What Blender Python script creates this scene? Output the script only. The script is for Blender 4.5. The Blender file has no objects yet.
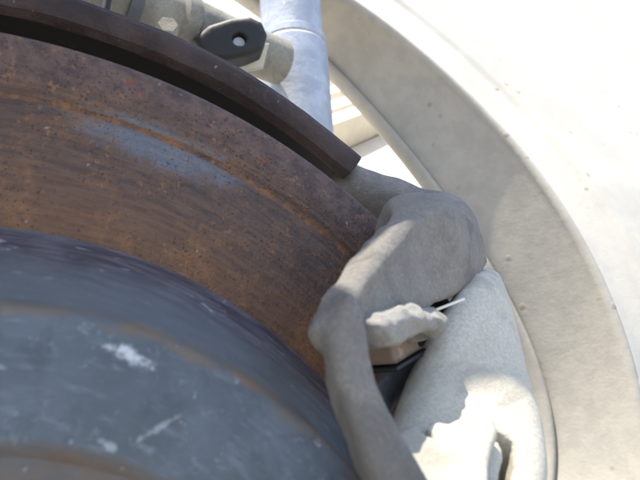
import bpy, bmesh, math
import numpy as np
from mathutils import Vector, Matrix

# ---------------------------------------------------------------- camera
scene = bpy.context.scene
COL = scene.collection
def rot(a, b, c):
    ca, sa, cb, sb, cc, sc = math.cos(a), math.sin(a), math.cos(b), math.sin(b), math.cos(c), math.sin(c)
    Rz = np.array([[ca, -sa, 0], [sa, ca, 0], [0, 0, 1]])
    Rx = np.array([[1, 0, 0], [0, cb, -sb], [0, sb, cb]])
    Ry = np.array([[cc, 0, sc], [0, 1, 0], [-sc, 0, cc]])
    return Rz @ Rx @ Ry
CAM = np.array([-.0035, -.1314, .0565])
CM = rot(-.4682, .3272, -.0212)          # columns: right, forward, up
FPX = 640.0
cd = bpy.data.cameras.new('camera')
cam = bpy.data.objects.new('camera', cd); COL.objects.link(cam)
cam.matrix_world = Matrix([[CM[i, 0], CM[i, 2], -CM[i, 1], CAM[i]] for i in range(3)] + [[0, 0, 0, 1]])
cd.sensor_width = 36; cd.lens = 36 * FPX / 640
cd.clip_start = .005; cd.clip_end = 400
cd.dof.use_dof = True; cd.dof.focus_distance = .19; cd.dof.aperture_fstop = 32
scene.camera = cam

# ---------------------------------------------------------------- light
SUN = Vector((-.30, -.02, .95)).normalized()
el = math.asin(SUN.z); az = math.atan2(SUN.x, SUN.y)
w = bpy.data.worlds.new('World'); scene.world = w; w.use_nodes = True
nt = w.node_tree
sky = nt.nodes.new('ShaderNodeTexSky'); sky.sky_type = 'NISHITA'; sky.sun_disc = False
sky.sun_elevation = el; sky.sun_rotation = az; sky.air_density = 1.0; sky.dust_density = 1.2
bg = nt.nodes['Background']; bg.inputs['Strength'].default_value = .15
nt.links.new(sky.outputs[0], bg.inputs['Color'])
sl = bpy.data.lights.new('sun', 'SUN'); sl.energy = 3.6; sl.angle = math.radians(.5); sl.color = (1, .93, .80)
so = bpy.data.objects.new('sun', sl); COL.objects.link(so)
so.rotation_euler = SUN.to_track_quat('Z', 'Y').to_euler()
vs = scene.view_settings
vs.view_transform = 'Standard'; vs.look = 'None'; vs.exposure = 1.5; vs.gamma = 1; vs.use_curve_mapping = False

# ---------------------------------------------------------------- helpers
def ray(px, py):
    return CM @ np.array([(px - 320) / FPX, 1, -(py - 240) / FPX])
def at(px, py, y):
    """point of the plane Y = y behind a measured point of the photograph"""
    d = ray(px, py)
    return CAM + d * (y - CAM[1]) / d[1]
def onplane(px, py, p0, n):
    d = ray(px, py)
    return CAM + d * (np.dot(p0 - CAM, n) / np.dot(d, n))
def unit(v):
    v = np.array(v, float); return v / np.linalg.norm(v)

def empty(name, label, cat, loc=(0, 0, 0), group=None):
    o = bpy.data.objects.new(name, None); COL.objects.link(o); o.location = loc
    o.empty_display_size = .01
    o['label'] = label; o['category'] = cat
    if group: o['group'] = group
    return o
def mesh_obj(name, verts, faces, mat, parent=None, smooth=True):
    me = bpy.data.meshes.new(name); me.from_pydata([tuple(map(float, v)) for v in verts], [], [tuple(map(int, f)) for f in faces])
    me.validate(); me.update()
    bm = bmesh.new(); bm.from_mesh(me); bmesh.ops.recalc_face_normals(bm, faces=bm.faces); bm.to_mesh(me); bm.free()
    if smooth: me.shade_smooth()
    me.materials.append(mat)
    o = bpy.data.objects.new(name, me); COL.objects.link(o)
    if parent:
        o.parent = parent
        o.matrix_parent_inverse = Matrix.Translation(-parent.location)
    return o
def lathe(name, prof, mat, parent=None, a0=0.0, a1=2 * math.pi, n=512, sharp=35, jag=None):
    """profile (r, y) closed, turned about the axle (world Y); caps the ends of an open turn"""
    full = abs(a1 - a0 - 2 * math.pi) < 1e-6
    m = n if full else n + 1
    V = []
    for i in range(m):
        a = a0 + (a1 - a0) * i / n
        for k, (r, y) in enumerate(prof):
            rr, yy = (r, y) if jag is None else jag(a, k, r, y)
            V.append((rr * math.cos(a), yy, rr * math.sin(a)))
    K = len(prof); F = []
    for i in range(n):
        j = (i + 1) % m
        for k in range(K):
            l = (k + 1) % K
            F.append((i * K + k, i * K + l, j * K + l, j * K + k))
    if not full:
        F.append(tuple(range(K))); F.append(tuple((m - 1) * K + k for k in range(K)))
    o = mesh_obj(name, V, F, mat, parent)
    es = o.modifiers.new('es', 'EDGE_SPLIT'); es.split_angle = math.radians(sharp)
    return o
def box(name, c, ax, ay, az, size, mat, parent=None, bev=.001):
    bm = bmesh.new(); bmesh.ops.create_cube(bm, size=1)
    for v in bm.verts:
        p = np.array(c) + ax * v.co.x * size[0] + ay * v.co.y * size[1] + az * v.co.z * size[2]
        v.co = Vector(p)
    if bev: bmesh.ops.bevel(bm, geom=bm.edges[:], offset=bev, segments=3, affect='EDGES', profile=.5)
    bmesh.ops.recalc_face_normals(bm, faces=bm.faces)
    me = bpy.data.meshes.new(name); bm.to_mesh(me); bm.free(); me.materials.append(mat)
    o = bpy.data.objects.new(name, me); COL.objects.link(o)
    if parent: o.parent = parent; o.matrix_parent_inverse = Matrix.Translation(-parent.location)
    return o

# --- castings: signed distance fields turned into a mesh (naive surface nets)
def vnoise(P, scale, seed=0):
    """smooth value noise, -1..1"""
    q = P * scale + seed * 17.31
    i = np.floor(q).astype(np.int64); f = q - i; u = f * f * (3 - 2 * f)
    def h(x, y, z):
        n = (x * 374761393 + y * 668265263 + z * 2147483647 + seed * 1274126177) & 0xffffffff
        n = ((n ^ (n >> 13)) * 1274126177) & 0xffffffff
        return ((n ^ (n >> 16)) & 0xffff) / 32767.5 - 1
    r = 0
    for dx in (0, 1):
        for dy in (0, 1):
            for dz in (0, 1):
                wgt = (u[..., 0] if dx else 1 - u[..., 0]) * (u[..., 1] if dy else 1 - u[..., 1]) * (u[..., 2] if dz else 1 - u[..., 2])
                r = r + wgt * h(i[..., 0] + dx, i[..., 1] + dy, i[..., 2] + dz)
    return r
def smin(a, b, k):
    h = np.clip(.5 + .5 * (b - a) / k, 0, 1); return b + (a - b) * h - k * h * (1 - h)
def smax(a, b, k): return -smin(-a, -b, k)
def capsule(P, a, b, ra, rb=None):
    rb = ra if rb is None else rb
    a, b = np.array(a), np.array(b); ab = b - a
    t = np.clip(((P - a) @ ab) / (ab @ ab), 0, 1)
    return np.linalg.norm(P - a - t[..., None] * ab, axis=-1) - (ra + (rb - ra) * t)
def sphere(P, c, r): return np.linalg.norm(P - np.array(c), axis=-1) - r
def basis(n, up=(0, 0, 1)):
    n = unit(n); u = unit(np.cross(up, n)); v = np.cross(n, u); return u, v, n
def prism(P, pts, p0, n, front, back, rnd):
    """rounded prism: polygon pts (world points) in the plane p0/n; from +front to -back along n"""
    u, v, n = basis(n)
    poly = np.array([[(q - p0) @ u, (q - p0) @ v] for q in pts])
    d = P - p0; X = d @ u; Y = d @ v; Z = d @ n
    dist = np.full(X.shape, 1e9); s = np.ones(X.shape)
    N = len(poly)
    for i in range(N):
        a, b = poly[i], poly[(i + 1) % N]; e = b - a
        wx, wy = X - a[0], Y - a[1]
        t = np.clip((wx * e[0] + wy * e[1]) / (e @ e), 0, 1)
        dist = np.minimum(dist, (wx - e[0] * t) ** 2 + (wy - e[1] * t) ** 2)
        c1 = Y >= a[1]; c2 = Y < b[1]; c3 = e[0] * wy > e[1] * wx
        flip = (c1 & c2 & c3) | (~c1 & ~c2 & ~c3)
        s = np.where(flip, -s, s)
    d2 = s * np.sqrt(dist) + rnd
    dz = np.abs(Z - (front - back) / 2) - (front + back) / 2 + rnd
    return np.minimum(np.maximum(d2, dz), 0) + np.hypot(np.maximum(d2, 0), np.maximum(dz, 0)) - rnd
def cprism(P, pts, p0, n, front, back, ch, k=.0015):
    """prism with chamfered, slightly softened edges"""
    d = prism(P, pts, p0, n, 1.0, 1.0, 1e-4)
    z = (P - p0) @ unit(n)
    dz = np.maximum(z - front, -z - back)
    return smax(smax(d, dz, k), (d + (z - front) + ch) * .7071, k)
def nets(name, sdf, lo, hi, h, mat, parent=None):
    lo, hi = np.array(lo), np.array(hi)
    n = np.ceil((hi - lo) / h).astype(int) + 1
    g = np.stack(np.meshgrid(*[lo[i] + h * np.arange(n[i]) for i in range(3)], indexing='ij'), -1)
    D = np.empty(tuple(n))
    for i in range(0, n[0], 16): D[i:i + 16] = sdf(g[i:i + 16])
    # close at the border
    for ax in range(3):
        sl_ = [slice(None)] * 3
        for e in (0, -1):
            sl_[ax] = e; D[tuple(sl_)] = np.maximum(D[tuple(sl_)], 1e-5)
    S = D < 0
    cn = n - 1
    acc = np.zeros(tuple(cn) + (3,)); cnt = np.zeros(tuple(cn))
    for ax in range(3):
        o1, o2 = [a for a in range(3) if a != ax]
        for p in (0, 1):
            for q in (0, 1):
                sa = [None] * 3; sb = [None] * 3
                sa[ax] = slice(0, cn[ax]); sb[ax] = slice(1, cn[ax] + 1)
                sa[o1] = sb[o1] = slice(p, p + cn[o1]); sa[o2] = sb[o2] = slice(q, q + cn[o2])
                A, B = D[tuple(sa)], D[tuple(sb)]
                m = (A < 0) != (B < 0)
                t = np.where(m, A / np.where(m, A - B, 1), 0)
                off = np.zeros(tuple(cn) + (3,)); off[..., ax] = t; off[..., o1] = p; off[..., o2] = q
                acc += off * m[..., None]; cnt += m
    act = cnt > 0
    idx = -np.ones(tuple(cn), int); idx[act] = np.arange(act.sum())
    base = np.stack(np.meshgrid(*[np.arange(c) for c in cn], indexing='ij'), -1)
    V = lo + h * (base[act] + acc[act] / cnt[act][:, None])
    F = []
    for ax in range(3):
        o1, o2 = (ax + 1) % 3, (ax + 2) % 3
        sa = [slice(1, -1)] * 3; sb = [slice(1, -1)] * 3
        sa[ax] = slice(0, -1); sb[ax] = slice(1, None)
        A, B = S[tuple(sa)], S[tuple(sb)]
        m = np.argwhere(A != B)
        if not len(m): continue
        off = np.ones(3, int); off[ax] = 0
        m2 = m + off
        fl = A[tuple(m.T)]
        def c(d1, d2):
            k = m2.copy(); k[:, o1] -= d1; k[:, o2] -= d2; return idx[tuple(k.T)]
        q = np.stack([c(1, 1), c(0, 1), c(0, 0), c(1, 0)], 1)
        q[~fl] = q[~fl][:, ::-1]
        F.append(q)
    F = np.concatenate(F)
    return mesh_obj(name, V, F, mat, parent)

# ---------------------------------------------------------------- materials
class NT:
    def __init__(s, name):
        s.m = bpy.data.materials.new(name); s.m.use_nodes = True; s.t = s.m.node_tree
        s.b = s.t.nodes['Principled BSDF']; s.co = s.t.nodes.new('ShaderNodeNewGeometry').outputs['Position']
    def n(s, ty, **kw):
        x = s.t.nodes.new(ty)
        for k, v in kw.items(): setattr(x, k, v)
        return x
    def l(s, a, b): s.t.links.new(a, b)
    def val(s, sock, v):
        if isinstance(v, (int, float)): sock.default_value = v
        elif isinstance(v, tuple): sock.default_value = v if len(v) == len(sock.default_value) else v + (1,)
        else: s.l(v, sock)
    def math(s, op, a, b=0.0, c=0.0, clamp=False):
        x = s.n('ShaderNodeMath', operation=op, use_clamp=clamp)
        s.val(x.inputs[0], a); s.val(x.inputs[1], b); s.val(x.inputs[2], c); return x.outputs[0]
    def noise(s, scale, detail=4, rough=.55, vec=None, dist=0):
        x = s.n('ShaderNodeTexNoise'); x.inputs['Scale'].default_value = scale; x.inputs['Detail'].default_value = detail
        x.inputs['Roughness'].default_value = rough; x.inputs['Distortion'].default_value = dist
        s.l(vec or s.co, x.inputs['Vector']); return x.outputs['Fac']
    def vor(s, scale, vec=None):
        x = s.n('ShaderNodeTexVoronoi'); x.inputs['Scale'].default_value = scale; s.l(vec or s.co, x.inputs['Vector']); return x.outputs['Distance']
    def ramp(s, f, a, b, lo=0.0, hi=1.0):
        x = s.n('ShaderNodeMapRange', interpolation_type='SMOOTHSTEP'); s.val(x.inputs['Value'], f)
        for k, v in (('From Min', a), ('From Max', b), ('To Min', lo), ('To Max', hi)): x.inputs[k].default_value = v
        return x.outputs[0]
    def mix(s, f, a, b):
        x = s.n('ShaderNodeMix', data_type='RGBA'); s.val(x.inputs[0], f); s.val(x.inputs[6], a); s.val(x.inputs[7], b); return x.outputs[2]
    def polar(s):
        sp = s.n('ShaderNodeSeparateXYZ'); s.l(s.co, sp.inputs[0])
        x, y, z = sp.outputs
        r = s.math('SQRT', s.math('ADD', s.math('MULTIPLY', x, x), s.math('MULTIPLY', z, z)))
        a = s.math('ARCTAN2', z, x)
        return x, y, z, r, a
    def vec(s, a, b, c=0.0):
        x = s.n('ShaderNodeCombineXYZ'); s.val(x.inputs[0], a); s.val(x.inputs[1], b); s.val(x.inputs[2], c); return x.outputs[0]
    def bump(s, h, dist, strength=1.0):
        x = s.n('ShaderNodeBump'); x.inputs['Distance'].default_value = dist; x.inputs['Strength'].default_value = strength
        s.l(h, x.inputs['Height']); s.l(x.outputs[0], s.b.inputs['Normal'])
    def done(s, col, rough=.6, metal=0.0, spec=None):
        s.val(s.b.inputs['Base Color'], col); s.val(s.b.inputs['Roughness'], rough); s.val(s.b.inputs['Metallic'], metal)
        if spec is not None: s.b.inputs['Specular IOR Level'].default_value = spec
        return s.m

def near(t, x, z, p, rx, rz, ang):
    """soft elliptical mark about a point of the (x, z) plane"""
    dx = t.math('SUBTRACT', x, float(p[0])); dz = t.math('SUBTRACT', z, float(p[2]))
    ca, sa = math.cos(ang), math.sin(ang)
    u = t.math('ADD', t.math('MULTIPLY', dx, ca / rx), t.math('MULTIPLY', dz, sa / rx))
    v = t.math('ADD', t.math('MULTIPLY', dx, -sa / rz), t.math('MULTIPLY', dz, ca / rz))
    return t.math('SQRT', t.math('ADD', t.math('MULTIPLY', u, u), t.math('MULTIPLY', v, v)))

R_DISC, R_LINE, R_HUB, R_FACE, R_IN, Y_FACE = .14, .1258, .0978, .0755, .0566, -.0345

def mat_disc():
    t = NT('rusty_iron'); x, y, z, r, a = t.polar()
    st = t.noise(1, 5, .6, t.vec(t.math('MULTIPLY', r, 900), t.math('MULTIPLY', a, 9), t.math('MULTIPLY', y, 300)))
    st2 = t.noise(1, 4, .6, t.vec(t.math('MULTIPLY', r, 260), t.math('MULTIPLY', a, 5)))
    cl = t.noise(70, 5, .6); fine = t.noise(700, 5, .7); mid = t.noise(260, 4, .65)
    c = t.mix(t.ramp(st, .3, .7), (.060, .035, .026), (.13, .074, .048))
    rustm = t.ramp(t.math('ADD', t.math('MULTIPLY', cl, .6), t.math('MULTIPLY', mid, .5)), .52, .68)
    # orange bloom towards the hat and along the scored line
    inner = t.ramp(r, .117, .099)
    c = t.mix(t.math('MULTIPLY', rustm, t.math('ADD', .35, t.math('MULTIPLY', inner, .5))), c, (.235, .105, .042))
    c = t.mix(t.math('MULTIPLY', inner, .3), c, (.29, .12, .035))
    dl = t.math('ABSOLUTE', t.math('SUBTRACT', t.math('ADD', r, t.math('MULTIPLY', t.math('SUBTRACT', st2, .5), .001)), R_LINE))
    c = t.mix(t.math('MULTIPLY', t.ramp(dl, .0013, .0002), t.ramp(mid, .38, .66, .1, .8)), c, (.26, .11, .035))
    # grey-purple unworn outer band
    band = t.ramp(t.math('ADD', r, t.math('MULTIPLY', t.math('SUBTRACT', cl, .5), .006)), .1275, .1325)
    cb = t.mix(t.ramp(mid, .35, .65), (.055, .032, .029), (.13, .080, .068))
    cb = t.mix(t.ramp(t.noise(160, 4, .7), .6, .72), cb, (.20, .055, .030))
    c = t.mix(t.math('MULTIPLY', band, .7), c, cb)
    # patch of bare blue-grey metal
    pc = at(163, 148, 0)
    d1 = near(t, x, z, pc, .022, .006, math.atan2(pc[0], -pc[2]) + math.pi if False else -math.atan2(pc[0], pc[2]))
    d1 = t.math('ADD', d1, t.math('MULTIPLY', t.math('SUBTRACT', mid, .5), 1.5))
    bare = t.math('MULTIPLY', t.ramp(d1, 1.15, .35), t.ramp(dl, .0003, .0012))
    c = t.mix(t.math('MULTIPLY', bare, .42), c, (.22, .27, .32))
    spk = t.ramp(t.noise(420, 2, .5), .70, .76)
    c = t.mix(t.math('MULTIPLY', spk, .45), c, (.45, .38, .34))
    c = t.mix(t.ramp(fine, .56, .70, 0, .7), c, (.03, .018, .015))
    pit = t.math('MULTIPLY', t.ramp(t.noise(1500, 3, .6), .60, .72), t.ramp(t.noise(70, 3, .6), .40, .60, .25, 1))
    c = t.mix(t.math('MULTIPLY', pit, .4), c, (.028, .017, .014))
    fl = t.ramp(t.noise(560, 3, .65), .58, .68, 0, .55)
    c = t.mix(t.math('MULTIPLY', fl, t.ramp(cl, .4, .6)), c, (.30, .14, .06))
    h = t.math('ADD', t.math('MULTIPLY', mid, .7), t.math('ADD', t.math('MULTIPLY', st, .5), t.math('MULTIPLY', fine, .5)))
    t.bump(t.math('SUBTRACT', h, t.math('MULTIPLY', pit, .6)), .0010, .8)
    return t.done(c, t.ramp(bare, 0, 1, .62, .45), t.ramp(bare, 0, 1, 0, .35))
def mat_hat():
    t = NT('dark_oiled_iron'); x, y, z, r, a = t.polar()
    st = t.noise(1, 5, .6, t.vec(t.math('MULTIPLY', r, 700), t.math('MULTIPLY', a, 10), t.math('MULTIPLY', y, 200)))
    st2 = t.noise(1, 4, .6, t.vec(t.math('MULTIPLY', r, 220), t.math('MULTIPLY', a, 7), 4.0))
    cl = t.noise(55, 5, .6); mid = t.noise(230, 4, .65); fine = t.noise(800, 4, .7)
    wall = t.mix(t.ramp(st, .35, .7), (.060, .050, .056), (.14, .12, .13))
    wall = t.mix(t.ramp(t.math('ADD', mid, t.math('MULTIPLY', st2, .5)), .88, 1.02), wall, (.34, .33, .36))
    # upper shoulder near the face is greener grey
    wall = t.mix(t.ramp(t.math('ADD', r, t.math('MULTIPLY', t.math('SUBTRACT', cl, .5), .012)), .092, .081, 0, .75), wall, (.105, .115, .115))
    face = t.mix(t.ramp(cl, .3, .7), (.075, .090, .108), (.115, .14, .17))
    face = t.mix(t.ramp(st, .5, .75, 0, .6), face, (.18, .21, .245))
    face = t.mix(t.ramp(t.noise(120, 5, .7, None, 1.5), .5, .68, 0, .55), face, (.06, .072, .085))
    face = t.mix(t.ramp(t.noise(300, 5, .75), .58, .72, 0, .45), face, (.25, .28, .32))
    rr = t.math('ADD', r, t.math('MULTIPLY', t.math('SUBTRACT', cl, .5), .005))
    c = t.mix(t.ramp(rr, .0765, .0745), wall, face)
    dl = t.math('ABSOLUTE', t.math('SUBTRACT', rr, R_FACE))
    c = t.mix(t.math('MULTIPLY', t.ramp(dl, .0026, .0004), t.ramp(st2, .38, .66, .15, .8)), c, (.20, .125, .058))
    c = t.mix(t.math('MULTIPLY', t.ramp(rr, .0585, .0555), t.ramp(mid, .2, .65, .35, .9)), c, (.14, .105, .078))
    # white scuffs where the finish was knocked
    sc = None
    for (px, py, pxl, pyl, wd) in ((130, 355, 20, 8, .75), (165, 424, 22, -13, .28), (108, 446, 9, 5, .38), (0, 367, 8, 2, .3)):
        p = at(px, py, Y_FACE); q = at(px + pxl, py + pyl, Y_FACE)
        dx, dz = q[0] - p[0], q[2] - p[2]; L = math.hypot(dx, dz)
        d = near(t, x, z, p, L, .0016 * wd, math.atan2(dz, dx))
        d = t.math('ADD', d, t.math('ADD', t.math('MULTIPLY', t.math('SUBTRACT', mid, .5), 2.2), t.math('MULTIPLY', t.math('SUBTRACT', fine, .5), 2.6)))
        m = t.ramp(d, 1.25, .1, 0, min(1, wd * 1.2))
        sc = m if sc is None else t.math('MAXIMUM', sc, m)
    c = t.mix(t.math('MULTIPLY', sc, .85), c, (.62, .64, .68))
    spk = t.ramp(t.noise(1, 3, .6, t.vec(t.math('MULTIPLY', r, 420), t.math('MULTIPLY', a, 26), 2.0)), .66, .74)
    c = t.mix(t.math('MULTIPLY', spk, .4), c, (.42, .43, .47))
    h = t.math('ADD', t.math('MULTIPLY', mid, .6), t.math('ADD', t.math('MULTIPLY', st, .5), t.math('MULTIPLY', fine, .3)))
    t.bump(h, .0007, .6)
    return t.done(c, t.ramp(st, .3, .7, .5, .68), 0, .35)
def mat_dust(name, base, dust, speck=(.25, .17, .11), amt=.6, scale=1.0, bump=.0012, rough=.85):
    t = NT(name); big = t.noise(38 * scale, 5, .6); mid = t.noise(170 * scale, 5, .65); fine = t.noise(900 * scale, 4, .7)
    f = t.math('ADD', t.math('MULTIPLY', big, .6), t.math('MULTIPLY', mid, .4))
    c = t.mix(t.ramp(f, .36, .64, 0, amt + .35), base, dust)
    c = t.mix(t.ramp(mid, .64, .74, 0, .55), c, speck)
    c = t.mix(t.ramp(fine, .6, .75, 0, .35), c, tuple(v * .45 for v in base))
    grit = t.noise(1300 * scale, 6, .75)
    c = t.mix(t.ramp(grit, .35, .65, .0, .45), c, tuple(v * .55 for v in base))
    stain = t.noise(30 * scale, 6, .7, None, 1.2)
    c = t.mix(t.ramp(stain, .48, .62, 0, .6), c, tuple(v * .6 for v in base))
    c = t.mix(t.ramp(t.noise(620 * scale, 3, .6), .66, .74, 0, .35), c, tuple(min(.8, v * 1.35) for v in dust))
    t.bump(t.math('ADD', t.math('MULTIPLY', mid, .45), t.math('ADD', t.math('MULTIPLY', grit, .6), t.math('MULTIPLY', fine, .2))), bump * 1.2, .85)
    return t.done(c, rough, 0, .25)
def mat_shield():
    t = NT('blackened_rust'); mid = t.noise(240, 5, .65); fine = t.noise(900, 4, .7); big = t.noise(60, 4, .6)
    c = t.mix(t.ramp(big, .35, .65), (.040, .029, .028), (.072, .050, .047))
    c = t.mix(t.ramp(mid, .6, .72, 0, .7), c, (.115, .062, .05))
    c = t.mix(t.ramp(t.noise(330, 3, .6), .67, .75, 0, .7), c, (.30, .26, .25))
    t.bump(t.math('ADD', mid, t.math('MULTIPLY', fine, .5)), .0014, .8)
    return t.done(c, .7, 0, .3)
def mat_body(name='dusty_cream_paint', k=1.0):
    t = NT(name); big = t.noise(16, 5, .6); mid = t.noise(90, 5, .65); fine = t.noise(600, 4, .7)
    x, y, z, r, a = t.polar()
    c = t.mix(t.ramp(big, .35, .65), (.53, .485, .405), (.45, .415, .35))
    c = t.mix(t.ramp(t.math('ADD', t.math('MULTIPLY', mid, .5), t.math('MULTIPLY', big, .5)), .50, .64, 0, .4), c, (.44, .41, .36))
    run = t.noise(1, 4, .6, t.vec(t.math('MULTIPLY', x, 60), t.math('MULTIPLY', y, 60), t.math('MULTIPLY', z, 14)))
    c = t.mix(t.ramp(run, .55, .75, 0, .4), c, (.50, .43, .33))
    sp = t.math('MULTIPLY', t.ramp(t.vor(85), .20, .07), t.ramp(t.noise(40, 2, .5), .52, .62))
    c = t.mix(t.math('MULTIPLY', sp, .6), c, (.30, .20, .13))
    t.bump(t.math('ADD', t.math('MULTIPLY', mid, .7), t.math('ADD', t.math('MULTIPLY', fine, .2), t.math('MULTIPLY', sp, .5))), .0010, .5)
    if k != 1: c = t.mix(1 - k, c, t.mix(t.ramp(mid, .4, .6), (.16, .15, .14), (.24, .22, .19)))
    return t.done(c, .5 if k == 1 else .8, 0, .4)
def mat_alu():
    t = NT('dull_zinc'); a = t.noise(1, 4, .6, None); 
    mid = t.noise(220, 5, .65); big = t.noise(60, 4, .6); fine = t.noise(900, 3, .6)
    c = t.mix(t.ramp(big, .35, .65), (.36, .38, .43), (.48, .50, .55))
    c = t.mix(t.ramp(mid, .58, .7, 0, .6), c, (.62, .64, .68))
    c = t.mix(t.ramp(fine, .62, .72, 0, .4), c, (.25, .27, .31))
    t.bump(mid, .0006, .5)
    return t.done(c, .6, .25)
def mat_plain(name, col, rough=.6, metal=0.0, var=.35, bump=.0008):
    t = NT(name); mid = t.noise(200, 5, .65); big = t.noise(45, 4, .6)
    c = t.mix(t.ramp(big, .35, .65), col, tuple(v * (1 - var) for v in col))
    c = t.mix(t.ramp(mid, .6, .74, 0, .4), c, tuple(min(.85, v * 1.7 + .02) for v in col))
    t.bump(mid, bump, .5)
    return t.done(c, rough, metal)
def mat_ground():
    t = NT('sunlit_concrete'); big = t.noise(1.3, 6, .6); fine = t.noise(60, 5, .7)
    c = t.mix(t.ramp(big, .35, .65), (.24, .225, .20), (.30, .28, .245))
    c = t.mix(t.ramp(fine, .55, .75, 0, .5), c, (.26, .24, .22))
    t.bump(fine, .004, .5)
    return t.done(c, .9)

M_disc, M_hat, M_shield, M_body, M_alu = mat_disc(), mat_hat(), mat_shield(), mat_body(), mat_alu()
M_cal = mat_dust('dusty_cast_iron', (.25, .232, .215), (.36, .33, .295), (.16, .12, .09), .55)
M_knu = mat_dust('dusty_pale_casting', (.52, .48, .40), (.62, .575, .49), (.42, .34, .23), .6, 1.0, .0006)
M_lug = mat_dust('caked_mud', (.40, .38, .35), (.50, .475, .44), (.22, .19, .16), .6, 1.6)
M_pad = mat_plain('brown_pad_compound', (.30, .22, .17), .85)
M_pin = mat_plain('slate_grey_steel', (.10, .115, .135), .5)
M_wire = mat_plain('bright_wire', (.70, .66, .56), .4, .3, .1)
M_tan = mat_dust('tan_dusty_tube', (.30, .285, .25), (.42, .395, .34), (.25, .2, .14), .5)
M_black = mat_plain('black_paint_and_gap_shade', (.012, .012, .013), .6, 0.0, .35, .0003)
M_ground = mat_ground()
M_white = mat_plain('pale_cream_paint', (.74, .70, .61), .6, 0.0, .1, .0004)
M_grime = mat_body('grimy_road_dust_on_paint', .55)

# ---------------------------------------------------------------- ground
GZ = -.33
g = mesh_obj('ground', [(-80, -80, GZ), (80, -80, GZ), (80, 80, GZ), (-80, 80, GZ)], [(0, 1, 2, 3)], M_ground)
g['kind'] = 'structure'

# ---------------------------------------------------------------- body panel with wheel opening
def Ysk(z):
    z0 = min(max(z - .05, 0.0), .20)
    return .092 + 1.0 * z0 ** 2 + .40 * max(0.0, z - .25) - .06 * min(0.0, z)
def hit(px, py, off):
    d = ray(px, py); lo, hi = .01, 3.0
    f = lambda s: (CAM + d * s)[1] - Ysk((CAM + d * s)[2]) - off
    hi = next(q for q in np.linspace(.02, 3, 600) if f(q) > 0)
    for _ in range(50):
        m = (lo + hi) / 2
        if f(m) > 0: hi = m
        else: lo = m
    return CAM + d * lo
inner_px = [(250, 0), (292, 30), (330, 65), (365, 103), (400, 145), (427, 178), (450, 210), (472, 238), (493, 272), (518, 325), (536, 370), (546, 410), (550, 445), (551, 480)]
outer_px = [(341, 0), (400, 45), (465, 98), (500, 137), (530, 178), (557, 215), (580, 252), (598, 290), (612, 325), (628, 385), (636, 430), (641, 478)]
CX, CZ = 0.0, .018
def polar_fit(px, off, deg):
    P = np.array([hit(a, b, off) for a, b in px])
    th = np.arctan2(P[:, 2] - CZ, P[:, 0] - CX); r = np.hypot(P[:, 0] - CX, P[:, 2] - CZ)
    co = np.polyfit(th, r, deg); lo, hi = th.min() - .06, th.max() + .06
    return lambda t: float(np.polyval(co, min(max(t, lo), hi)))
FL = .045
r_lip = polar_fit(inner_px, FL, 4); r_out = polar_fit(outer_px, 0, 4)
TH = np.linspace(math.radians(-40), math.radians(78), 300)
body = empty('body_panel', 'dusty cream painted body panel with curved wheel opening behind the rusty disc', 'body panel', (.3, .1, GZ))
def sweep(name, rows, mat, parent, thick=None):
    K = len(rows[0]); V = [p for r_ in rows for p in r_]; F = []
    for i in range(len(rows) - 1):
        for k in range(K - 1):
            F.append((i * K + k, i * K + k + 1, (i + 1) * K + k + 1, (i + 1) * K + k))
    return mesh_obj(name, V, F, mat, parent)
def pt(th, r, y): return (CX + r * math.cos(th), y, CZ + r * math.sin(th))
rows_f, rows_s, rows_l = [], [], []
for th in TH:
    ro, rl = r_out(th), r_lip(th)
    yo = Ysk(CZ + ro * math.sin(th)); yl = Ysk(CZ + rl * math.sin(th)) + FL
    # return flange: gently hollowed sheet from the lip to the rolled edge
    fr = []
    for k in range(15):
        s = k / 14
        bulge = .0035 * math.sin(math.pi * s)
        fr.append(pt(th, rl + (ro - rl) * s + bulge, yl + (yo - yl) * s ** .92))
    # rolled outer edge and skin
    sk = []
    er = .0030
    for k in range(1, 8):
        a = math.pi / 2 * k / 7
        fr.append(pt(th, ro + er * (1 - math.cos(a)), yo - er * math.sin(a)))
    ts = np.concatenate([np.linspace(er, .06, 26), np.linspace(.07, .9, 40)])
    tc = .026 + .010 * math.sin(th * 1.7)
    zlim = lambda q: (CZ + (ro + q) * math.sin(th)) - .355 - .55 * ((ro + q) * math.cos(th) - .10)
    tmax = .9
    while tmax > .06 and zlim(tmax) > 0: tmax -= .01
    for tt in np.concatenate([np.linspace(er, .045, 26), np.linspace(.05, tmax, 40)]):
        z = CZ + (ro + tt) * math.sin(th)
        q = min(max((tt - tc) / .008, 0), 1); step = .0022 * q * q * (3 - 2 * q)
        hollow = .0012 * math.exp(-((tt - .013) / .007) ** 2)
        sk.append(pt(th, ro + tt, Ysk(z) - er - step + hollow))
    rows_f.append(fr + [sk[0]]); rows_s.append(sk)
    # folded hem along the lip: flattened bead
    be = []
    for k in range(13):
        a = 2 * math.pi * k / 12
        be.append(pt(th, rl - .0022 + .0032 * math.cos(a), yl + .001 + .0058 * math.sin(a)))
    rows_l.append(be)
o = sweep('return_flange', rows_f, M_grime, body)
m = o.modifiers.new('s', 'SOLIDIFY'); m.thickness = .0012; m.offset = -1
o = sweep('outer_skin', rows_s, M_body, body)
m = o.modifiers.new('s', 'SOLIDIFY'); m.thickness = .0012; m.offset = -1
sweep('folded_hem', rows_l, M_grime, body)

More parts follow.
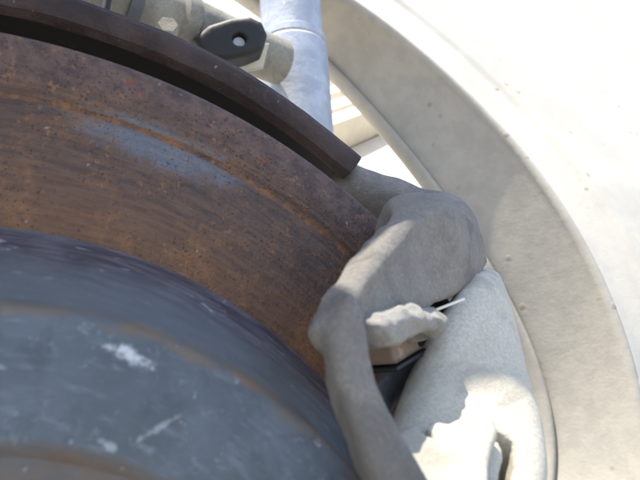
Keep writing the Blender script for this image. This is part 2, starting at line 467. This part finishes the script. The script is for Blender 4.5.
# ---------------------------------------------------------------- inner wheelhouse panel behind the opening, with louvres
PN = unit((-.22, -.66, .72)); P0 = at(420, 170, .27)
pu, pv, _ = basis(PN)
inp = empty('wheelhouse_panel', 'sunlit cream sheet metal panel with slats, seen deep inside the wheel opening', 'panel', tuple(P0))
box('sheet', P0 - PN * .004 + pu * -.17 + pv * .18, pu, pv, PN, (.60, .70, .006), M_white, inp, .001)
UN = unit((-.2, -.95, .22)); U0 = at(268, 20, .34); uu, uv, _ = basis(UN)
box('upper_sheet', U0 + uv * .05 - uu * .25, uu, uv, UN, (.50, .50, .006), M_white, inp, .001)
SL = [((288, 87), (354, 68)), ((300, 99), (361, 81)), ((312, 111), (367, 94)), ((322, 122), (375, 105))]
fr_ = .028
SP = [(onplane(*a, P0 + PN * fr_, PN), onplane(*b, P0 + PN * fr_, PN)) for a, b in SL]
sax = unit(SP[2][1] - SP[2][0]); say = np.cross(PN, sax)
spac = abs(((SP[3][0] + SP[3][1]) / 2 - (SP[2][0] + SP[2][1]) / 2) @ say)
for i, (A, B) in enumerate(SP):
    box('slat', (A + B) / 2 - PN * fr_ / 2, sax, say, PN, (np.linalg.norm(B - A) + .10, spac * .70, fr_), M_white, inp, .0008)

# ---------------------------------------------------------------- shock absorber
s_top = at(288, -30, .17); s_bot = at(299, 150, .17)
sa_ax = unit(s_top - s_bot)
sa = empty('shock_absorber', 'dull blue-grey metal shock absorber tube standing behind the dark shield', 'shock absorber', tuple(s_bot - sa_ax * .10))
def turned(name, prof, base, axis, mat, parent, n=96):
    u, v, nn = basis(axis, (0, 1, 0))
    V = []; K = len(prof)
    for i in range(n):
        a = 2 * math.pi * i / n
        for r, h in prof: V.append(base + nn * h + (u * math.cos(a) + v * math.sin(a)) * r)
    F = [(i * K + k, i * K + k + 1, ((i + 1) % n) * K + k + 1, ((i + 1) % n) * K + k) for i in range(n) for k in range(K - 1)]
    F += [tuple(i * K for i in range(n)), tuple(i * K + K - 1 for i in range(n))]
    o = mesh_obj(name, V, F, mat, parent)
    es = o.modifiers.new('es', 'EDGE_SPLIT'); es.split_angle = math.radians(30)
    return o
hmid = at(292, 45, .17); hc = (hmid - s_bot) @ sa_ax
turned('tube_body', [(.001, -.10), (.0200, -.10), (.0206, -.098), (.0206, hc - .004), (.0194, hc - .002)], s_bot, sa_ax, M_alu, sa)
turned('collar', [(.0180, hc - .003), (.0200, hc - .001), (.0200, hc + .003), (.0182, hc + .0045)], s_bot, sa_ax, M_alu, sa)
turned('upper_tube', [(.0186, hc + .001), (.0186, hc + .12), (.001, hc + .12)], s_bot, sa_ax, M_alu, sa)

# ---------------------------------------------------------------- suspension arm, bracket
sus = empty('suspension_arm', 'tan dusty suspension arm crossing behind the top of the dark shield', 'suspension arm', tuple(at(170, 20, .13)))
A, B = at(30, -35, .12), at(280, 62, .15)
LA = float(np.linalg.norm(B - A))
turned('arm_tube', [(.002, 0), (.0135, .0), (.0135, LA * .50), (.0165, LA * .51), (.0165, LA * .56), (.0140, LA * .575), (.0125, LA * .8), (.0125, LA)], A, B - A, M_tan, sus, 80)
turned('clamp_band', [(.0138, LA * .30), (.0152, LA * .302), (.0152, LA * .345), (.0138, LA * .347)], A, B - A, M_pin, sus, 80)
turned('nut', [(.0008, 0), (.0042, .0), (.0046, -.0006), (.0046, -.006)], at(168, 24, .108), (-.2, -.9, .1), M_tan, sus, 6)
brk = empty('link_bracket', 'black metal bracket with round hole and pale bolt left of the shock absorber', 'bracket', tuple(at(235, 40, .115)))
bn = unit((-.25, -.9, -.1)); bp = at(236, 42, .118)
hole = onplane(239, 42, bp, bn)
bpoly = [onplane(a, b, bp, bn) for a, b in ((192, 40), (208, 27), (230, 20), (250, 18), (262, 24), (267, 36), (262, 50), (248, 56), (226, 61), (204, 60))]
def sdf_brk(P):
    d = prism(P, bpoly, bp, bn, .003, .012, .003)
    return smax(d, -capsule(P, hole + bn * .02, hole - bn * .02, .0033), .001)
nets('plate', sdf_brk, bp - .035, bp + .035, .0009, M_black, brk)
turned('bolt_head', [(.0005, 0), (.0028, 0), (.0031, -.0006), (.0031, -.010)], hole - bn * .0005, bn, M_alu, brk, 32)
lp = onplane(232, 60, bp, bn)
fin = empty('steel_strip', 'thin cream steel strip below the black bracket', 'strip', tuple(lp))
su_ = unit(at(262, 57, .125) - at(205, 66, .125))
box('flat_bar', at(238, 60, .128), su_, unit((0, -.5, .87)), unit(np.cross(su_, unit((0, -.5, .87)))), (.03, .012, .002), M_body, fin, .0006)
sp = empty('brake_pipe', 'thin dark vertical pipe at the top edge above the shield', 'pipe', tuple(at(105, 20, .10)))
turned('pipe', [(.0019, -.02), (.0019, .05)], at(105, 10, .10), (0.02, 0, 1), M_black, sp, 24)

# ---------------------------------------------------------------- brake disc
disc = empty('brake_disc', 'rusty brown brake disc with a dark slate hat in its middle', 'brake disc')
lathe('friction_ring', [(R_HUB - .004, .0), (R_HUB + .001, .0), (R_LINE - .0012, 0), (R_LINE - .0004, .0005), (R_LINE + .0004, .0005), (R_LINE + .0012, -.0001),
      (.1295, -.0002), (.1312, -.0008), (.1385, -.0008), (.1396, -.0002), (R_DISC, .0008), (R_DISC, .0215), (.139, .0225), (R_HUB - .004, .0225)], M_disc, disc)
hp = [(.02, Y_FACE + .0022), (R_IN - .0010, Y_FACE + .0022), (R_IN + .0004, Y_FACE + .0004), (R_IN + .0015, Y_FACE)]
hp += [(.0735, Y_FACE), (.0746, Y_FACE + .0001), (.0755, Y_FACE + .0006), (.0762, Y_FACE + .0016)]
NW = 14
for k in range(NW + 1):
    s = k / NW
    hp.append((.0766 + (R_HUB - .0022 - .0766) * s + .0018 * math.sin(math.pi * s), Y_FACE + .0026 + (-.0022 - Y_FACE - .0026) * s))
hp += [(R_HUB - .0008, -.0012), (R_HUB - .0012, .0022), (.02, .0022)]
lathe('hat', hp, M_hat, disc, sharp=50)

# ---------------------------------------------------------------- dust shield
sh_end = at(361, 157, .03); a_end = math.atan2(sh_end[2], sh_end[0])
shp = [(.1662, .0335), (.1655, .0318), (.1664, .0288), (.1690, .0275), (.1720, .0276), (.1744, .0292), (.1752, .0325), (.1752, .046), (.1735, .046), (.1735, .0335)]
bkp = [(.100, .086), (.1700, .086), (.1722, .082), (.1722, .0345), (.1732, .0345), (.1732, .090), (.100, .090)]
rngs = np.random.default_rng(4)
def jag(a, k, r, y):
    if k in (0, 8, 9): return r, y
    P = np.array([[a * .17, k * .002, 0]])
    n1 = float(vnoise(P, 220, 7)[0]); n2 = float(vnoise(P, 60, 9)[0])
    return r + .0005 * n1 + .0007 * n2, y + .0005 * n1
sh = empty('dust_shield', 'dark rusted dust shield rim curving over the top of the disc', 'dust shield', (0, .05, 0))
lathe('rolled_lip', shp, M_shield, sh, a0=a_end, a1=a_end + math.radians(300), n=900, jag=jag)
lathe('backing_pan', bkp, M_black, sh, a0=a_end + .004, a1=a_end + math.radians(299.5), n=300)  # black colour stands in for the deep shade in the gap behind the disc

# ---------------------------------------------------------------- caliper bracket
cal = empty('caliper_bracket', 'dusty grey cast caliper bracket hooked over the edge of the rusty disc', 'caliper bracket', tuple(at(430, 270, .0)))
qa, qb, qc = at(335, 325, -.045), at(455, 212, -.020), at(472, 285, -.016)
sn = unit(np.cross(qb - qa, qc - qa)); sn = -sn if sn[1] > 0 else sn
S = lambda px, py: onplane(px, py, qa, sn)
an = unit((-.22, -.95, .12)); a0_ = at(330, 330, -.0465)
AP = lambda px, py: onplane(px, py, a0_, an)
plate = [S(*p) for p in ((400, 226), (420, 215), (446, 208), (467, 220), (481, 240), (488, 262), (481, 279), (462, 293), (438, 304), (418, 318), (384, 328), (360, 350), (345, 352), (334, 329), (340, 314), (352, 288), (376, 258))]
rail = [S(*p) for p in ((406, 229), (414, 232), (390, 262), (370, 290), (364, 306), (368, 326), (350, 345), (338, 340), (335, 329), (341, 314), (353, 288), (378, 258))]
arm = [AP(*p) for p in ((352, 290), (362, 306), (368, 326), (373, 352), (380, 380), (391, 408), (406, 436), (424, 466), (446, 500), (470, 540), (412, 540), (388, 500), (370, 470), (358, 440), (347, 410), (338, 380), (333, 352), (331, 334), (338, 316))]
f1, f2, f3 = at(437, 232, .030), at(395, 205, .040), at(351, 186, .040)
back = [at(425, 255, .06), at(470, 245, .06)]
def sdf_cal(P):
    d = cprism(P, plate, qa, sn, .0, .0055, .0007, .0007)
    d = smin(d, cprism(P, rail, qa, sn, .0008, .005, .0010, .0007), .0008)
    d = smin(d, cprism(P, arm, a0_, an, .0004, .0065, .0010, .0007), .0020)
    d = smin(d, capsule(P, f1, f2, .0110, .0080), .010)
    d = smin(d, capsule(P, f2, f3, .0074, .0074), .004)
    d = smin(d, capsule(P, S(446, 228) - sn * .0085, at(438, 236, .032), .0085, .0105), .011)
    d = smin(d, capsule(P, S(462, 255) - sn * .0085, at(455, 255, .030), .0080, .009), .004)
    d = smin(d, capsule(P, at(435, 290, .040), at(466, 280, .045), .010), .008)
    # worn hollow along the slab, casting waviness
    d = d - .0004 * vnoise(P, 70, 1) - .0003 * vnoise(P, 260, 2)
    return d
nets('bracket_casting', sdf_cal, (.025, -.075, .025), (.160, .062, .160), .0008, M_cal, cal)
lug0 = sn * .004
lpts = [((370, 324), .0040), ((384, 320), .0042), ((400, 318), .0042), ((415, 320), .0044), ((425, 327), .0034), ((371, 334), .0034), ((408, 326), .0036), ((394, 326), .0038), ((376, 341), .0022)]
lugp = [S(*p) for p in ((359, 322), (370, 311), (398, 306), (426, 309), (436, 322), (434, 336), (425, 341), (418, 333), (406, 337), (390, 345), (373, 350), (362, 340))]
def sdf_lug(P):
    d = cprism(P, lugp, qa, sn, .0045, .004, .0020, .0012)
    hc_ = S(382, 335) + sn * .0048
    d = smax(d, -capsule(P, hc_, hc_ + (S(396, 329) - S(382, 335)), .0014), .0008)
    return d - .0007 * vnoise(P, 260, 5) - .0004 * vnoise(P, 600, 6)
cl_ = np.mean([S(*p) for p, _ in lpts], axis=0)
lug = nets('mud_caked_lug', sdf_lug, cl_ - .020, cl_ + .020, .0005, M_lug, cal)
lug['label'] = 'pale mud-caked lumpy lug under the bracket'
pdp = onplane(390, 346, qa - sn * .007, sn)
pu2, pv2, pn2 = basis(sn)
pd = unit(S(415, 330) - S(374, 352))
pad = empty('brake_pad', 'brown brake pad end showing under the pale lug of the caliper bracket', 'brake pad', tuple(pdp))
box('pad_block', pdp, pd, np.cross(sn, pd), sn, (.012, .0042, .007), M_pad, pad, .0006)
box('backing_plate', pdp - np.cross(sn, pd) * .0030, pd, np.cross(sn, pd), sn, (.014, .0009, .0085), M_black, pad, .0003)
wr = empty('wire_clip', 'thin bright straight wire sticking out beside the caliper lug', 'wire', tuple(at(446, 306, -.002)))
wa, wb = onplane(428, 313, qa + sn * .000, sn), onplane(464, 299, qa + sn * .004, sn)
turned('wire', [(.0002, 0), (.0003, .001), (.0003, np.linalg.norm(wb - wa) - .001), (.0003, np.linalg.norm(wb - wa))], wa, wb - wa, M_wire, wr, 16)
gp = empty('guide_pin', 'slate grey guide pin behind the caliper arm under the lug', 'pin', tuple(at(415, 355, -.01)))
ga, gb = at(374, 406, -.012), at(450, 318, .004)
turned('pin_shaft', [(.002, 0), (.0034, .001), (.0034, np.linalg.norm(gb - ga))], ga, gb - ga, M_pin, gp, 48)

# ---------------------------------------------------------------- caliper body, lit from above
kn = empty('brake_caliper', 'sunlit pale dusty brake caliper body below and behind the grey bracket arm', 'caliper', tuple(at(470, 470, .06)))
kN = unit((-.16, -.70, .69)); kP = at(470, 400, -.033)
KP = lambda px, py: onplane(px, py, kP, kN)
kpoly = [KP(*p) for p in ((375, 470), (385, 425), (396, 402), (420, 362), (447, 328), (466, 298), (484, 262), (506, 270), (526, 308), (548, 356), (562, 400), (570, 445), (573, 520), (360, 520))]
kb = np.array([KP(*p) for p in ((360, 540), (365, 400), (440, 280), (552, 540))])
ear = [KP(*p) + kN * .0035 for p in ((388, 446), (405, 437), (424, 434), (445, 436), (462, 429), (478, 427), (490, 434), (492, 448), (486, 462), (483, 480), (482, 520), (388, 520))]
slot = [KP(*p) for p in ((478, 428), (493, 437), (495, 452), (489, 470), (486, 490), (486, 510))]
boss = KP(430, 441) + kN * .0035
ku0 = float((KP(488, 420) - kP) @ basis(kN)[0])
ku, kv, _ = basis(kN)
kn0, kn1 = [((KP(*p) - kP) @ ku, (KP(*p) - kP) @ kv) for p in ((385, 408), (520, 356))]
def sdf_kn(P):
    P0_ = P
    U_ = (P - kP) @ ku; Vv = (P - kP) @ kv
    e = Vv - (kn0[1] + (U_ - kn0[0]) * (kn1[1] - kn0[1]) / (kn1[0] - kn0[0]))
    e = .5 * (e + np.sqrt(e * e + .0025 ** 2))
    P = P - kN * (.42 * e)[..., None]
    uq = np.maximum(U_ - ku0, 0)
    P = P + kN * (16 * uq * uq)[..., None]
    d = prism(P, kpoly, kP, kN, .0, .018, .0065)
    d = d - .0022 * np.sin(np.clip((P - kP) @ kv, -.05, .05) * 55)
    for i in range(len(slot) - 1):
        d = smax(d, -capsule(P, slot[i] + ku * .003, slot[i + 1] + ku * .0035, .0011), .0005)
        for dd in (.002, .004, .006, .008, .010, .012):
            d = np.maximum(d, -capsule(P, slot[i] + ku * .0035 - kN * dd, slot[i + 1] + ku * .0035 - kN * dd, .0012))
    d = smax(d, (P0_ - (S(486, 258) - sn * .006)) @ unit((.10, -.45, .88)), .003)
    return d - .0003 * vnoise(P, 90, 11) - .00012 * vnoise(P, 380, 12)
def sdf_ear(P):
    uq = np.maximum((P - kP) @ ku - ku0, 0)
    P = P + kN * (16 * uq * uq)[..., None]
    d = cprism(P, ear, kP + kN * .0035, kN, .0, .008, .0006, .0005)
    # round pin hole with a raised half ring
    rel = P - boss; h = rel @ kN; rad = np.sqrt(np.maximum((rel * rel).sum(-1) - h * h, 0))
    d = smax(d, -np.maximum(rad - .0030, -h - .0022), .0005)
    d = np.minimum(d, np.maximum(np.hypot(rel @ ku - .0009, rel @ kv + .0006) - .0024, np.maximum(h + .0004, -h - .004)))
    return d - .00025 * vnoise(P, 110, 13) - .0001 * vnoise(P, 420, 14)
nets('caliper_casting', sdf_kn, kb.min(0) - .03, kb.max(0) + np.array([.02, .035, .02]), .0010, M_knu, kn)
eb = np.array(ear)
nets('mounting_ear', sdf_ear, eb.min(0) - .008, eb.max(0) + .008, .0006, M_knu, kn)

# ---------------------------------------------------------------- added unseen sheet above the frame, put there to shade disc, hat and bracket
blocker = empty('shade_sheet', 'added curved dusty sheet out of view above the wheel hub, there to cast shade', 'shade_sheet', (0, -.05, .36))
rows = []
for i in range(60):
    a = math.radians(90 + 58 * i / 59)
    row = []
    for k in range(111):
        y = -.26 + .33 * k / 110
        xe = float(np.interp(y, (-.26, -.040, -.0305, .02), (-.045, -.040, .055, .065)))  # edge skewed with depth to shape the shadow line on the caliper
        row.append((xe + .42 * math.cos(a), y, -.06 + .42 * math.sin(a)))
    rows.append(row)
o = sweep('sheet', rows, M_tan, blocker)
m = o.modifiers.new('s', 'SOLIDIFY'); m.thickness = .002
